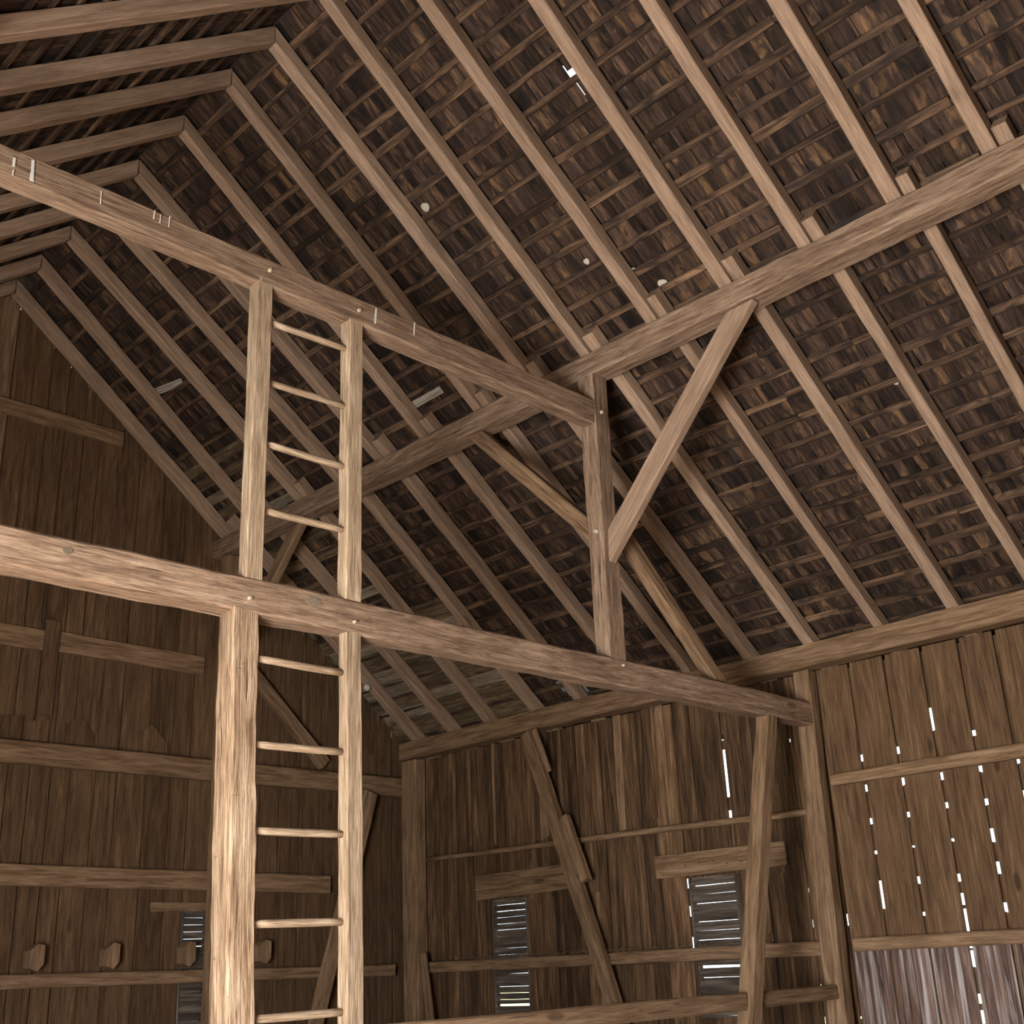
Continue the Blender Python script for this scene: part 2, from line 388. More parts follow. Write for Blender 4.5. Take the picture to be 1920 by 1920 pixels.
# ------------------------------------------------------------------ far gable wall
wb = reg(empty('wall_back', (RX, YG, FLOOR)), 'far gable wall of dark vertical boards', kind='structure')
G3 = (6.44, 7.05, -0.55, 0.70)
ge = [XL+0.31*i for i in range(16)]
ge = [e for e in ge if e < 3.4]+[3.6, 3.86, 4.14, 4.35, 4.54, 4.745, 4.955, 5.145, 5.40, 5.63, 5.94, 6.22, 6.43, 6.75, 7.06, 7.30, 7.55, 7.83, 8.11, 8.40, 8.68, 8.93, 9.15, 9.36]
for a, b in zip(ge, ge[1:]):
    g = random.choice((0.008, 0.011, 0.014, 0.018)); xa, xb = a+g/2, b-g/2; xm = (xa+xb)/2
    segs = [(FLOOR, None)]
    if a >= G3[0]-0.03 and b <= G3[1]+0.03: segs = [(FLOOR, G3[2]), (G3[3], None)]
    for z0, z1 in segs:
        zt = rz(xm)+0.20 if z1 is None else z1
        tp = (0, 0) if z1 is not None else (rz(xb)-rz(xm), rz(xa)-rz(xm))
        dy = random.uniform(-0.006, 0.006)
        # local +y runs towards -x here
        plank('board', (xm, YG+0.012+dy, z0), (xm, YG+0.012+dy, zt), xb-xa, 0.02, 'girt' if 3.5 < a < 3.9 else 'gable', (0, -1, 0), wb, amp=0.003, top=tp)
    link('joint_strip', box_mesh('joint_strip', b-0.05, b+0.05, YG+0.030, YG+0.045, FLOOR, rz(b)+0.12), M['strip'], ID, wb)
louvre('window_3', 'corrugated louvre vent low in the gable behind the ladder post', G3[0], G3[1], G3[2], G3[3], 0.068, 5, 1, YG)

# ------------------------------------------------------------------ main frame
def thing(o, label, cat, group=None): return reg(o, label, cat, group)
def pegs(parent, pts, r=0.016):
    for a, d in pts:
        a = Vector(a); d = Vector(d).normalized()
        rod('peg', a-d*0.06, a+d*0.018, r, 'peg', parent, n=8, seg=1)

tie = thing(timber('tie_beam', (-1.2, YF+0.085, 2.03), (9.2, YF+0.085, 2.005), 0.17, 0.205, 'beam', amp=0.010, seg=0.05, cham=0.014),
            'heavy hewn tie beam crossing the lower half of the ladder', 'beam')
pegs(tie, [((*on(467, 1122, 1, YF)[:2], on(467, 1122, 1, YF).z), (0, -1, 0)), (on(663, 1167, 1, YF), (0, -1, 0)), (on(1168, 1247, 1, YF), (0, -1, 0))], 0.009)
for px, py, a_, b_ in ((585, 1129, 0.055, 0.028), (125, 1033, 0.026, 0.020)):
    q = on(px, py, 1, YF+0.009)
    me = rod_mesh('knot', 0.016, 1.0, n=14, seg=1, amp=0)
    o = link('knot', me, M['grey'], Matrix.Translation(q) @ Matrix(((0, a_, 0, 0), (-1, 0, 0, 0), (0, 0, b_, 0), (0, 0, 0, 1))), tie)
collar = thing(timber('collar_beam', (1.30, YF+0.07, 4.155), (6.53, YF+0.07, 4.115), 0.14, 0.18, 'beam', amp=0.008, seg=0.05, h1=0.205),
               'hewn collar beam resting on top of the ladder rails', 'beam')
pegs(collar, [(on(505, 507, 1, YF), (0, -1, 0)), (on(672, 583, 1, YF), (0, -1, 0))], 0.012)
pur = thing(timber('purlin', (6.65, YB+0.01, 4.555), (6.65, YG-0.03, 4.565), 0.20, 0.20, 'beam', amp=0.009, seg=0.08),
            'long squared purlin carrying the rafters above the purlin post', 'beam')
purl = thing(timber('purlin', (1.29, YB+0.01, 4.555), (1.29, YG-0.03, 4.565), 0.20, 0.20, 'beam', amp=0.009, seg=0.08),
             'purlin under the opposite roof slope at the far end of the collar beam', 'beam')
pl = thing(timber('wall_plate', (9.23, YB+0.01, 2.505), (9.23, 11.14, 2.515), 0.20, 0.215, 'girt', amp=0.008, seg=0.3),
           'wall plate along the top of the boarded side wall', 'beam')
pll = thing(timber('wall_plate', (2*RX-9.23, YB+0.01, 2.505), (2*RX-9.23, 11.14, 2.515), 0.20, 0.215, 'girt', amp=0.008, seg=0.3),
            'wall plate above the open side doorway', 'beam')
mp = thing(timber('purlin_post', (6.612, YF+0.078, 2.11), (6.625, YF+0.078, 4.46), 0.155, 0.19, 'beam', up=(1, 0, 0), amp=0.009, seg=0.05),
           'hewn purlin post standing on the tie beam where the collar meets it', 'post')
pegs(mp, [(on(1127, 773, 1, YF), (0, -1, 0)), (on(1118, 997, 0, 6.52), (-1, 0, 0))], 0.014)
lp = thing(timber('hewn_post', (3.525, YF+0.08, FLOOR), (3.43, YF+0.08, 1.935), 0.155, 0.165, 'post', up=(1, 0, 0), amp=0.009, seg=0.04, w1=0.16, h1=0.175, cham=0.012),
           'thick rough hewn post forming the lower ladder side', 'post')
rp = thing(timber('wall_post', (9.08, YF+0.08, FLOOR), (9.27, YF+0.08, 2.390), 0.165, 0.14, 'girt', up=(1, 0, 0), amp=0.008, seg=0.2),
           'wall post against the side boards where the tie beam ends', 'post')
cp = thing(timber('canted_post', (7.49, YF+0.065, FLOOR), (8.565, YF+0.065, 1.92), 0.13, 0.14, 'girt', up=(1, 0, 0.3), amp=0.008, seg=0.2),
           'canted post leaning under the tie beam end', 'post')
br = thing(timber('mow_rail', (4.275, YF+0.07, -0.303), (7.80, YF+0.07, -0.282), 0.08, 0.12, 'girt', amp=0.004, seg=0.25),
           'worn low rail running from the ladder to the canted post', 'rail')
br2 = thing(timber('mow_rail', (7.975, YF+0.07, -0.280), (9.068, YF+0.07, -0.268), 0.08, 0.11, 'girt', amp=0.003, seg=0.25),
            'short low rail between the canted post and the wall post', 'rail')
st = thing(timber('raking_strut', (6.775, YF+0.10, 3.275), (7.945, YF+0.10, 2.130), 0.11, 0.12, 'girt', amp=0.003, cut1=0.12),
           'raking strut from the purlin post down to the tie beam', 'brace')
b1 = thing(timber('wind_brace', (6.60, 5.485, 2.985), (6.60, 4.085, 4.442), 0.075, 0.175, 'rafter', up=(0, 1, 1), amp=0.002, cham=0.006, cut0=0.183, cut1=-0.168),
           'pale sawn wind brace nailed across the face of purlin post and purlin', 'brace')
b2 = thing(timber('wind_brace', (6.605, 5.672, 3.17), (6.605, 6.925, 4.440), 0.10, 0.135, 'girt', up=(0, -1, 1), amp=0.002, cut0=0.137, cut1=-0.133),
           'darker wind brace behind the collar beam rising towards the gable', 'brace')
gp = thing(timber('gable_post', (6.70, 11.08, FLOOR), (6.68, 11.08, 4.455), 0.16, 0.16, 'dgirt', up=(1, 0, 0), amp=0.006),
           'gable post under the far end of the purlin', 'post')
b3 = thing(timber('wind_brace', (6.66, 10.985, 3.165), (6.66, 9.735, 4.440), 0.09, 0.15, 'girt', up=(0, 1, 1), amp=0.002, cut0=0.154, cut1=-0.147),
           'wind brace between gable post and purlin seen behind the ladder', 'brace')
cpo = thing(timber('corner_post', (9.25, 11.02, FLOOR), (9.25, 11.02, 2.390), 0.26, 0.16, 'dgirt', up=(1, 0, 0), amp=0.007),
            'dark corner post where side wall and gable wall meet', 'post')

# back the tops of purlins and plates to the roof slope so that the rafters lie on them
for o in (pur, purl, pl, pll):
    mb = o.matrix_basis; inv = mb.inverted()
    for v in o.data.vertices:
        p = mb @ v.co; lim = rz(p.x)+EZ-0.012
        if p.z > lim: p.z = lim; v.co = inv @ p
    o.data.update()

# ------------------------------------------------------------------ ladder
lad = reg(empty('ladder', (3.9, YF+0.05, FLOOR)), 'fixed wooden ladder with round rungs passing tie beam and collar', 'ladder')
timber('rail', (3.473, YF+0.05, 2.12), (3.475, YF+0.05, 4.08), 0.095, 0.115, 'ladder', up=(1, 0, 0), parent=lad, amp=0.005, seg=0.05, cham=0.008)
timber('rail', (4.170, YF+0.05, 2.12), (4.175, YF+0.05, 4.07), 0.095, 0.118, 'ladder', up=(1, 0, 0), parent=lad, amp=0.004, seg=0.05, cham=0.008)
timber('rail', (4.215, YF+0.045, FLOOR), (4.172, YF+0.045, 1.935), 0.085, 0.115, 'ladder', up=(1, 0, 0), parent=lad, amp=0.004, seg=0.05, cham=0.008)
for (xa, ya), (xb, yb) in (((518, 609), (648, 655)), ((516, 721), (648, 763)), ((512, 836), (648, 877)), ((505, 960), (645, 995)),
                           ((490, 1237), (640, 1262)), ((488, 1396), (640, 1409)), ((486, 1558), (640, 1565)), ((484, 1732), (640, 1728)), ((482, 1911), (640, 1898))):
    a = on(xa, ya, 1, YF+0.05); b = on(xb, yb, 1, YF+0.05); d = (b-a).normalized()
    rod('rung', a-d*0.05, b+d*0.04, 0.020, 'ladder', lad, n=12, seg=5)
for z in (-0.62, -1.08):
    rod('rung', (3.55, YF+0.05, z), (4.18, YF+0.05, z), 0.021, 'ladder', lad)

# ------------------------------------------------------------------ rafters
RH = 0.125
ordn = ['first', 'second', 'third', 'fourth', 'fifth', 'sixth', 'seventh', 'eighth', 'ninth', 'tenth', 'eleventh', 'twelfth', 'thirteenth', 'fourteenth', 'fifteenth', 'sixteenth', 'seventeenth', 'eighteenth', 'nineteenth', 'twentieth', 'twenty first', 'twenty second', 'twenty third', 'twenty fourth', 'twenty fifth']
upper = [(11.17, 11.16), (10.56, 10.57), (9.90, 9.70), (9.24, 9.02), (8.56, 8.37), (7.77, 7.70), (7.02, 6.95), (6.40, 6.30), (5.73, 5.65), (5.03, 4.95), (4.29, 4.25), (3.62, 3.56), (2.89, 2.87), (2.21, 2.196), (1.50, 1.50), (0.80, 0.80), (0.1, 0.1), (-0.6, -0.6), (-1.3, -1.3), (-2.0, -2.0), (-2.7, -2.7), (-3.4, -3.4), (-4.1, -4.1), (-4.8, -4.8)]
UW = []
for i, (y0, y1) in enumerate(upper):
    wd = random.uniform(0.095, 0.112); UW.append((y1-wd-0.016, y1))
    A = Vector((RX+0.007, y0-wd/2, RZ+RH/2*1.287))
    Bx = 6.74
    B = Vector((Bx, y1-wd/2, rz(Bx))) + NR*RH/2
    thing(timber('rafter', A, B, wd, RH, 'rafter', up=NR, amp=0.005, seg=0.2, cham=0.006, cut0=-0.101),
          '%s upper rafter counted from the far gable on the slope over the purlin post' % ordn[i], 'rafter', 'upper rafters on the purlin post side')
for i, (y0, y1) in enumerate(upper):
    wd = random.uniform(0.085, 0.105); yy = y0-0.01
    A = Vector((RX-0.007, yy-wd/2, RZ+RH/2*1.287))
    Bx = 2*RX-6.74
    B = Vector((Bx, yy-wd/2+random.uniform(-0.03, 0.03), rz(Bx))) + NL*RH/2
    thing(timber('rafter', A, B, wd, RH, 'rafter', up=NL, amp=0.004, seg=0.25, cham=0.006, cut0=-0.101),
          '%s rafter from the far gable on the slope opposite the purlin post' % ordn[i], 'rafter', 'upper rafters on the opposite slope')
lower = [(10.92, 10.92), (10.33, 10.27), (9.72, 9.66), (9.05, 8.92), (8.36, 8.27), (7.60, 7.52), (6.87, 6.82), (6.22, 6.13), (5.52, 5.475), (4.845, 4.78), (4.18, 4.11), (3.46, 3.43), (2.78, 2.82), (2.1, 2.1), (1.4, 1.4), (0.7, 0.7), (0, 0), (-0.7, -0.7), (-1.4, -1.4), (-2.1, -2.1), (-2.8, -2.8), (-3.5, -3.5), (-4.2, -4.2), (-4.9, -4.9)]
for i, (y0, y1) in enumerate(lower):
    wd = random.uniform(0.085, 0.105)
    Ax = 6.47+random.uniform(-0.03, 0.02); Bx = 9.50
    for lo, hi in UW:                       # keep clear of the upper rafter it laps
        if y0 > lo and y0-wd < hi: y0 = lo
    A = Vector((Ax, y0-wd/2, rz(Ax))) + NR*RH/2; B = Vector((Bx, y1-wd/2, rz(Bx))) + NR*RH/2
    thing(timber('rafter', A, B, wd, RH, 'rafter', up=NR, amp=0.006, seg=0.2, cham=0.006),
          '%s lower rafter counted from the far gable between purlin and wall plate' % ordn[i], 'rafter', 'lower rafters')
for i in range(0, 24, 1):
    y = 10.9-0.7*i
    A = Vector((2*RX-6.47, y, rz(6.47))) + NL*RH/2; B = Vector((2*RX-9.5, y, rz(9.5))) + NL*RH/2
    thing(timber('rafter', A, B, 0.095, RH, 'rafter', up=NL, amp=0.004, seg=0.6),
          '%s lower rafter from the far gable above the doorway side' % ordn[i], 'rafter', 'lower rafters on the doorway side')

# ------------------------------------------------------------------ roof covering
def slope_matrix(dn, nrm):
    x = dn; z = nrm; y = z.cross(x)
    return Matrix(((x.x, y.x, z.x, RX), (x.y, y.y, z.y, 0), (x.z, y.z, z.z, RZ), (0, 0, 0, 1)))
MR = slope_matrix(DN, NR); ML = slope_matrix(DNL, NL)      # local: x down the slope, z outwards, y = +-world y
ULEN = (9.75-RX)/DN.x
SP = 0.2075
def uo(x): return (x-RX)/DN.x
rows0 = uo(4.465-0.092)-0.012
ROWS = [rows0+SP*k for k in range(-3, 36) if -0.06 < rows0+SP*k < ULEN]
HOLES = [(uo(5.24-0.092), 4.40)]     # missing shingle: (u, y)
cr = reg(empty('ceiling_right', (RX, 3, RZ)), 'underside of the shingled roof slope over the purlin post', kind='structure')
cl = reg(empty('ceiling_left', (RX, 3, RZ)), 'underside of the shingled roof slope above the doorway side', kind='structure')
pool = {}
def lath_mesh(L, w):
    k = (round(L, 1), round(w, 3), random.randint(0, 2))
    if k not in pool: pool[k] = timber_mesh('lath', k[0], k[1], 0.026, amp=0.006, seg=0.3, cham=0.005)
    return pool[k]
def laths(par, MX, sgn):
    for u in ROWS:
        y = YG+0.06
        while y > YB:
            L = random.choice((2.1, 2.8, 3.5, 4.2)) if y > 0.5 else 5.6
            L = round(min(L, y-YB), 1)
            if L < 0.2: break
            wd = random.choice((0.045, 0.055, 0.065))
            uu = u+random.uniform(-0.012, 0.012)
            # lath runs along world y: local x of the lath = -y
            R = Matrix.Translation((uu, sgn*y, RH+0.024)) @ Matrix.Rotation(-sgn*math.pi/2 + random.uniform(-0.004, 0.004), 4, 'Z')
            pale = random.random() < 0.035
            o = link('lath', lath_mesh(L, wd), None, MX @ R, par)
            if not o.data.materials: o.data.materials.append(M['lath'])
            y -= L+0.004
laths(cr, MR, 1); laths(cl, ML, -1)
# pale repair laths
for px0, px1 in (((285, 738), (342, 715)), ((760, 768), (828, 730))):
    def rp_(p):
        d = CF + CR*((p[0]-960)/FPX) - CU*((p[1]-960)/FPX); n_ = Vector((SL, 0, 1)); c_ = RZ+SL*RX+(RH+0.017)*1.287
        return d*(c_/d.dot(n_))
    A, B = rp_(px0), rp_(px1)
    plank('repair_lath', A, B, 0.075, 0.012, 'pale', -NR, cr)

SH0 = RH+0.038
WCL = (0.060, 0.075, 0.090, 0.105)
SLEN = 0.36
def shingle_geo(w):
    h = 0.010; V = [(0, -w/2, 0), (SLEN, -w/2, 0), (SLEN, w/2, 0), (0, w/2, 0), (0, -w/2, h*0.5), (SLEN, -w/2, h), (SLEN, w/2, h), (0, w/2, h*0.5)]
    return V, [(3, 2, 1, 0), (4, 5, 6, 7), (0, 1, 5, 4), (1, 2, 6, 5), (2, 3, 7, 6), (3, 0, 4, 7)]
SG = {w: shingle_geo(w) for w in WCL}
SM = {}
for w_ in WCL:
    me = bpy.data.meshes.new('shingle'); me.from_pydata(SG[w_][0], [], SG[w_][1]); me.update(); me.materials.append(M['shingle']); SM[w_] = me
def hole(u, y):
    return any(abs(u-hu) < 0.10 and abs(y-hy) < 0.055 for hu, hy in HOLES)
def holed(u, y):
    return any(u-0.03 < hu < u+SLEN and abs(y-hy) < 0.05 for hu, hy in HOLES)
def shingles(par, MX, sgn, ylo, ulo, uhi, n_ind, right):
    items = []
    rws = [rows0+SP*k for k in range(-5, 36)]
    for u in rws:
        if u < ulo-0.2 or u > uhi: continue
        y = YG+0.10
        while y > ylo:
            w_ = random.choice(WCL); g = random.choice((0.002, 0.003, 0.004, 0.007))
            yc = y-w_/2; y -= w_+g
            if right and holed(u, yc): continue
            u0 = max(u-0.02+random.uniform(-0.006, 0.006), -0.12)
            # each course rises slightly outwards so that the next one up laps over it
            items.append((u0, yc, w_, random.uniform(-0.012, 0.012), random.uniform(0, 0.003)))
    camp = Vector((0, 0, 0))
    def size(it):
        p = MX @ Vector((it[0]+0.1, sgn*it[1], SH0)); q = p
        dep = q.dot(CF)
        if dep <= 0.1: return -1
        px = 960+FPX*q.dot(CR)/dep; py = 960-FPX*q.dot(CU)/dep
        if not (0 < px < 1920 and 0 < py < 1920): return -1
        return it[2]/q.length**2
    items.sort(key=size, reverse=True)
    tl = 0.055
    for it in items[:n_ind]:
        R = Matrix.Translation((it[0], sgn*it[1], SH0+it[4])) @ Matrix.Rotation(it[3], 4, 'Z') @ Matrix.Rotation(-tl, 4, 'Y')
        link('shingle', SM[it[2]], None, MX @ R, par)
    V = []; Fc = []; rn = []
    for it in items[n_ind:]:
        R = Matrix.Translation((it[0], sgn*it[1], SH0+it[4])) @ Matrix.Rotation(it[3], 4, 'Z') @ Matrix.Rotation(-tl, 4, 'Y')
        b = len(V); vv, ff = SG[it[2]]
        V += [tuple(R @ Vector(v)) for v in vv]; Fc += [tuple(b+i for i in f) for f in ff]
        rn += [random.random()]*8
    me = bpy.data.meshes.new('shingles'); me.from_pydata(V, [], Fc); me.update()
    a = me.attributes.new('rnd', 'FLOAT', 'POINT'); a.data.foreach_set('value', rn)
    o = link('shingles', me, M['shingle'], MX, par); o['kind'] = 'stuff'
    o['label'] = 'rows of dark split wooden shingles'
shingles(cr, MR, 1, 0.6, 0.0, ULEN, 300, True)
shingles(cl, ML, -1, 3.0, 0.0, 4.2, 120, False)
# thin sheet added above the shingles to keep daylight out, open where a shingle is missing
def skin(par, MX, sgn, right):
    V = []; Fc = []; nu = 60; ny = 220
    z0 = SH0+0.055
    for i in range(nu):
        for j in range(ny):
            u0 = -0.24+(ULEN+0.24)*i/nu; u1 = -0.24+(ULEN+0.24)*(i+1)/nu; y0 = YB-0.3+(YG-YB+0.5)*j/ny; y1 = YB-0.3+(YG-YB+0.5)*(j+1)/ny
            if right and hole((u0+u1)/2, (y0+y1)/2): continue
            if right and 0.02 < u0 < 0.16 and 5.80 < (y0+y1)/2 < 6.3 and j % 2: continue
            b = len(V); V += [(u0, sgn*y0, z0), (u1, sgn*y0, z0), (u1, sgn*y1, z0), (u0, sgn*y1, z0)]; Fc.append((b, b+1, b+2, b+3))
    me = bpy.data.meshes.new('light_block_sheet'); me.from_pydata(V, [], Fc); me.update()
    o = link('light_block_sheet', me, M['outer'], MX, par)
skin(cr, MR, 1, True); skin(cl, ML, -1, False)

# ------------------------------------------------------------------ side wall framing
WG = 'side wall girts'
thing(timber('girt', (9.308, YB+0.01, 1.42), (9.308, 5.46, 1.42), 0.082, 0.125, 'girt', amp=0.005, h1=0.10), 'pale board girt between the light spots, ending short of the wall post', 'girt', WG)
thing(timber('girt', (9.308, YB+0.01, 0.082), (9.308, 5.46, 0.080), 0.082, 0.105, 'girt', amp=0.003), 'straight sawn girt above the grey weathered boards', 'girt', WG)
thing(rod('pole_rail', (9.305, 10.87, 1.245), (9.305, 5.70, 1.185), 0.024, 'mgirt', seg=14, amp=0.006, taper=1.25), 'thin peeled pole rail above both louvred vents', 'rail')
thing(timber('girt', (9.280, 10.87, 0.075), (9.280, 5.69, 0.062), 0.10, 0.11, 'mgirt', amp=0.010), 'uneven girt with straw crossing in front of both louvred vents', 'girt', WG)
h1 = thing(plank('header_board', (9.326, 10.06, 0.865), (9.326, 8.55, 0.885), 0.255, 0.025, 'mgirt', (-1, 0, 0), amp=0.006), 'wide stained board nailed above the smaller louvred vent', 'board')
h2 = thing(plank('header_board', (9.326, 7.50, 0.865), (9.326, 6.03, 0.87), 0.205, 0.025, 'mgirt', (-1, 0, 0), amp=0.006), 'wide board with nail heads above the louvred vent beside the canted post', 'board')
for k in range(7):
    y = 7.3-0.16*k; z = 0.86+random.uniform(-0.03, 0.03)
    rod('nail', (9.326, y, z), (9.309, y, z), 0.007, 'iron', h2, n=6, seg=1, amp=0)
wbz = thing(timber('wall_brace', (9.165, 7.56, FLOOR), (9.165, 8.99, 2.385), 0.10, 0.155, 'mgirt', up=(0, -1, 0.35), amp=0.006), 'long leaning wall brace with nailed cleats, foot towards the canted post', 'brace')
timber('cleat', (9.15, 8.255, 0.80), (9.15, 8.50, 1.45), 0.085, 0.10, 'mgirt', up=(0, -1, 0.35), parent=wbz, amp=0.004, ragged=0.01)
timber('cleat', (9.105, 8.33, 0.85), (9.105, 8.45, 1.17), 0.03, 0.05, 'mgirt', up=(0, -1, 0.35), parent=wbz, amp=0.003)
plank('split_cleat', (9.11, 8.66, 1.95), (9.11, 8.84, 2.40), 0.07, 0.02, 'mgirt', (-1, 0, 0), parent=wbz, amp=0.008, bot_rag=0.03)
thing(timber('corner_brace', (9.16, 10.62, -0.75), (9.16, 10.78, 0.22), 0.05, 0.10, 'dgirt', up=(0, -1, 0.2), amp=0.004), 'short leaning board at the foot of the dark corner post', 'brace')
# a few broad splinter boards standing proud of the far bay
for y0, z0, z1, wd in ((7.82, -1.0, 1.02, 0.085), (7.90, 1.25, 2.41, 0.10), (7.50, 1.3, 2.41, 0.10), (8.98, 1.28, 2.41, 0.12), (9.08, 1.28, 2.41, 0.09), (10.45, 0.2, 2.41, 0.05), (9.75, 1.3, 2.41, 0.04), (10.15, 1.3, 2.41, 0.035), (10.3, -0.9, 2.41, 0.04), (10.65, -1.2, 1.2, 0.04), (8.72, 1.3, 2.41, 0.035), (8.3, -1.0, 0.7, 0.05), (7.3, 1.3, 2.41, 0.03), (8.9, -1.2, 0.7, 0.05), (9.22, -1.2, 0.7, 0.05), (6.3, 0.2, 1.0, 0.04), (6.1, -1.0, 0.7, 0.035)):
    plank('cover_strip', (9.347, y0, z0), (9.347, y0+random.uniform(-0.02, 0.02), z1), wd, 0.014, random.choice(('board', 'old', 'girt')), (-1, 0, 0), wr, amp=0.008, bot_rag=0.03, seg=0.3)
# straw caught on the girt
V = []; Fc = []
for k in range(420):
    y = random.gauss(8.6, 0.9)
    if not 6.2 < y < 10.6: continue
    x = 9.280+random.uniform(-0.04, 0.04); z = 0.134+abs(random.gauss(0, 0.012))
    d = Vector((random.uniform(-0.4, 0.4), random.uniform(-1, 1), random.gauss(0.1, 0.3))).normalized()*random.uniform(0.015, 0.045)
    p = Vector((x, y, z)); b = len(V); t = Vector((0, 0.0, 0.0025))
    V += [tuple(p-t), tuple(p+t), tuple(p+d+t), tuple(p+d-t), tuple(p+Vector((0.003, 0, 0))), tuple(p+d+Vector((0.003, 0, 0)))]
    Fc += [(b, b+1, b+2, b+3), (b+1, b+4, b+5, b+2), (b+4, b, b+3, b+5)]
me = bpy.data.meshes.new('straw'); me.from_pydata(V, [], Fc); me.update()
reg(link('straw', me, M['straw'], ID), 'loose straw and chaff caught on the uneven wall girt', 'straw', kind='stuff')

# ------------------------------------------------------------------ gable wall framing
GG = 'gable girts'
yg = YG-0.05
thing(plank('gable_board', (2.6, YG-0.02, 5.62), (5.385, YG-0.02, 5.60), 0.17, 0.03, 'dgirt', (0, -1, 0), amp=0.008), 'high slanting board end across the gable boards below the ridge', 'board')
thing(plank('gable_board', (1.5, YG-0.02, 3.235), (4.735, YG-0.02, 3.235), 0.205, 0.03, 'dgirt', (0, -1, 0)), 'gable board ending at the upright cleat, on the ridge side', 'board', 'middle gable boards')
thing(plank('gable_board', (4.905, YG-0.02, 3.245), (6.52, YG-0.02, 3.225), 0.205, 0.03, 'dgirt', (0, -1, 0)), 'gable board between the upright cleat and the gable post', 'board', 'middle gable boards')
thing(plank('upright_cleat', (4.82, YG-0.02, 2.50), (4.82, YG-0.02, 3.45), 0.15, 0.025, 'gable', (0, -1, 0)), 'upright cleat board between the two middle gable boards', 'board')
thing(timber('girt', (XL+0.05, yg-0.02, 2.12), (9.38, yg-0.02, 2.10), 0.10, 0.215, 'dgirt', amp=0.006), 'thick gable girt with cut board ends standing on it', 'girt', GG)
thing(timber('girt', (XL+0.05, yg, 1.06), (8.20, yg, 0.975), 0.07, 0.19, 'dgirt', amp=0.004), 'flat plank girt across the gable between two others, ending short of the corner', 'girt', GG)
thing(timber('girt', (XL+0.05, yg-0.01, 0.125), (9.10, yg-0.01, 0.065), 0.09, 0.12, 'dgirt', amp=0.004), 'low narrow gable girt under the wooden blocks', 'girt', GG)
thing(timber('gable_brace', (6.84, yg-0.02, 3.46), (8.10, yg-0.02, 2.29), 0.09, 0.15, 'dgirt', up=(1, 0, 1), amp=0.005), 'gable brace descending from gable post to the thick girt behind the ladder', 'brace')
thing(timber('gable_brace', (7.62, yg-0.115, FLOOR), (8.70, yg-0.115, 2.0), 0.05, 0.19, 'dgirt', up=(1, 0, -0.3), amp=0.005), 'long gable brace leaning under the thick girt near the corner', 'brace')
def poly(name, pts, y0, y1, mat, parent=None):
    n_ = len(pts)
    V = [(x, y0, z) for x, z in pts]+[(x, y1, z) for x, z in pts]
    Fc = [tuple(range(n_)), tuple(range(2*n_-1, n_-1, -1))]+[(i, i+n_, (i+1) % n_+n_, (i+1) % n_) for i in range(n_)]
    cx = sum(p[0] for p in pts)/n_; cz = sum(p[1] for p in pts)/n_
    # local x upwards so that the grain stands upright
    Vl = [(z-cz, -(x-cx), y) for x, y, z in V]
    me = bpy.data.meshes.new(name); me.from_pydata(Vl, [], Fc); me.update()
    mt = Matrix(((0, -1, 0, cx), (0, 0, 1, 0), (1, 0, 0, cz), (0, 0, 0, 1)))
    return link(name, me, M[mat], mt, parent)
yb0, yb1 = YG-0.022, YG-0.008
for pts in ([(4.41, 2.245), (4.62, 2.245), (4.62, 2.47), (4.41, 2.46)], [(4.66, 2.245), (4.88, 2.245), (4.88, 2.45), (4.66, 2.43)],
            [(5.05, 2.245), (5.35, 2.245), (5.35, 2.35), (5.19, 2.54), (5.05, 2.44)], [(5.83, 2.245), (6.15, 2.245), (6.15, 2.34), (5.96, 2.54), (5.83, 2.42)],
            [(8.74, 2.245), (8.88, 2.245), (8.88, 2.47), (8.74, 2.48)], [(8.91, 2.245), (9.12, 2.245), (9.12, 2.43), (8.91, 2.46)]):
    poly('board_end', pts, yb0, yb1, 'gable', wb)
BL = 'blocks on the low gable girt'
for x, lab in ((4.915, 'faceted wooden block on the low gable girt, farthest from the ladder'), (5.645, 'faceted wooden block on the low gable girt, middle of three'), (6.45, 'faceted wooden block under the corrugated gable vent'), (7.33, 'faceted wooden block on the low gable girt seen between ladder rails')):
    z = 0.20
    thing(poly('wooden_block', [(x-0.065, z), (x+0.01, z-0.03), (x+0.065, z+0.03), (x+0.065, z+0.19), (x+0.0, z+0.205), (x-0.065, z+0.15)], YG-0.17, YG-0.016, 'dgirt'), lab, 'block', BL)
thing(plank('header_board', (6.08, YG-0.015, 0.735), (7.1, YG-0.015, 0.745), 0.085, 0.025, 'girt', (0, -1, 0), amp=0.006), 'thin splintered board above the corrugated gable vent', 'board')

# ------------------------------------------------------------------ roof repairs and small things
def roofpt(px, py, off=0.0):
    d = CF + CR*((px-960)/FPX) - CU*((py-960)/FPX); n_ = Vector((SL, 0, 1)); c_ = RZ+SL*RX+off*1.287
    return d*(c_/d.dot(n_))
def slope_plank(name, x, y0, y1, wd, th, mat, z):
    u = uo(x)
    R = Matrix.Translation((u, y1, z+th/2)) @ Matrix.Rotation(-math.pi/2, 4, 'Z')
    return link(name, board_mesh(name, y1-y0, wd, th, amp=0.008, seg=0.3, bot_rag=0.02), M[mat], MR @ R, cr)
for x, y0, y1, mt_ in ((5.98, 9.85, 11.25, 'bark'), (6.12, 9.9, 11.25, 'bark'), (6.27, 9.75, 11.25, 'grey'), (6.42, 9.9, 11.25, 'bark'), (6.57, 9.8, 11.25, 'grey'), (6.95, 9.6, 11.25, 'bark'), (7.15, 9.7, 11.25, 'bark'), (7.40, 9.6, 11.25, 'bark'), (7.62, 9.65, 11.25, 'grey')):
    slope_plank('sheathing_board', x, y0, y1, 0.115, 0.018, mt_, RH+0.010)
x = 8.0
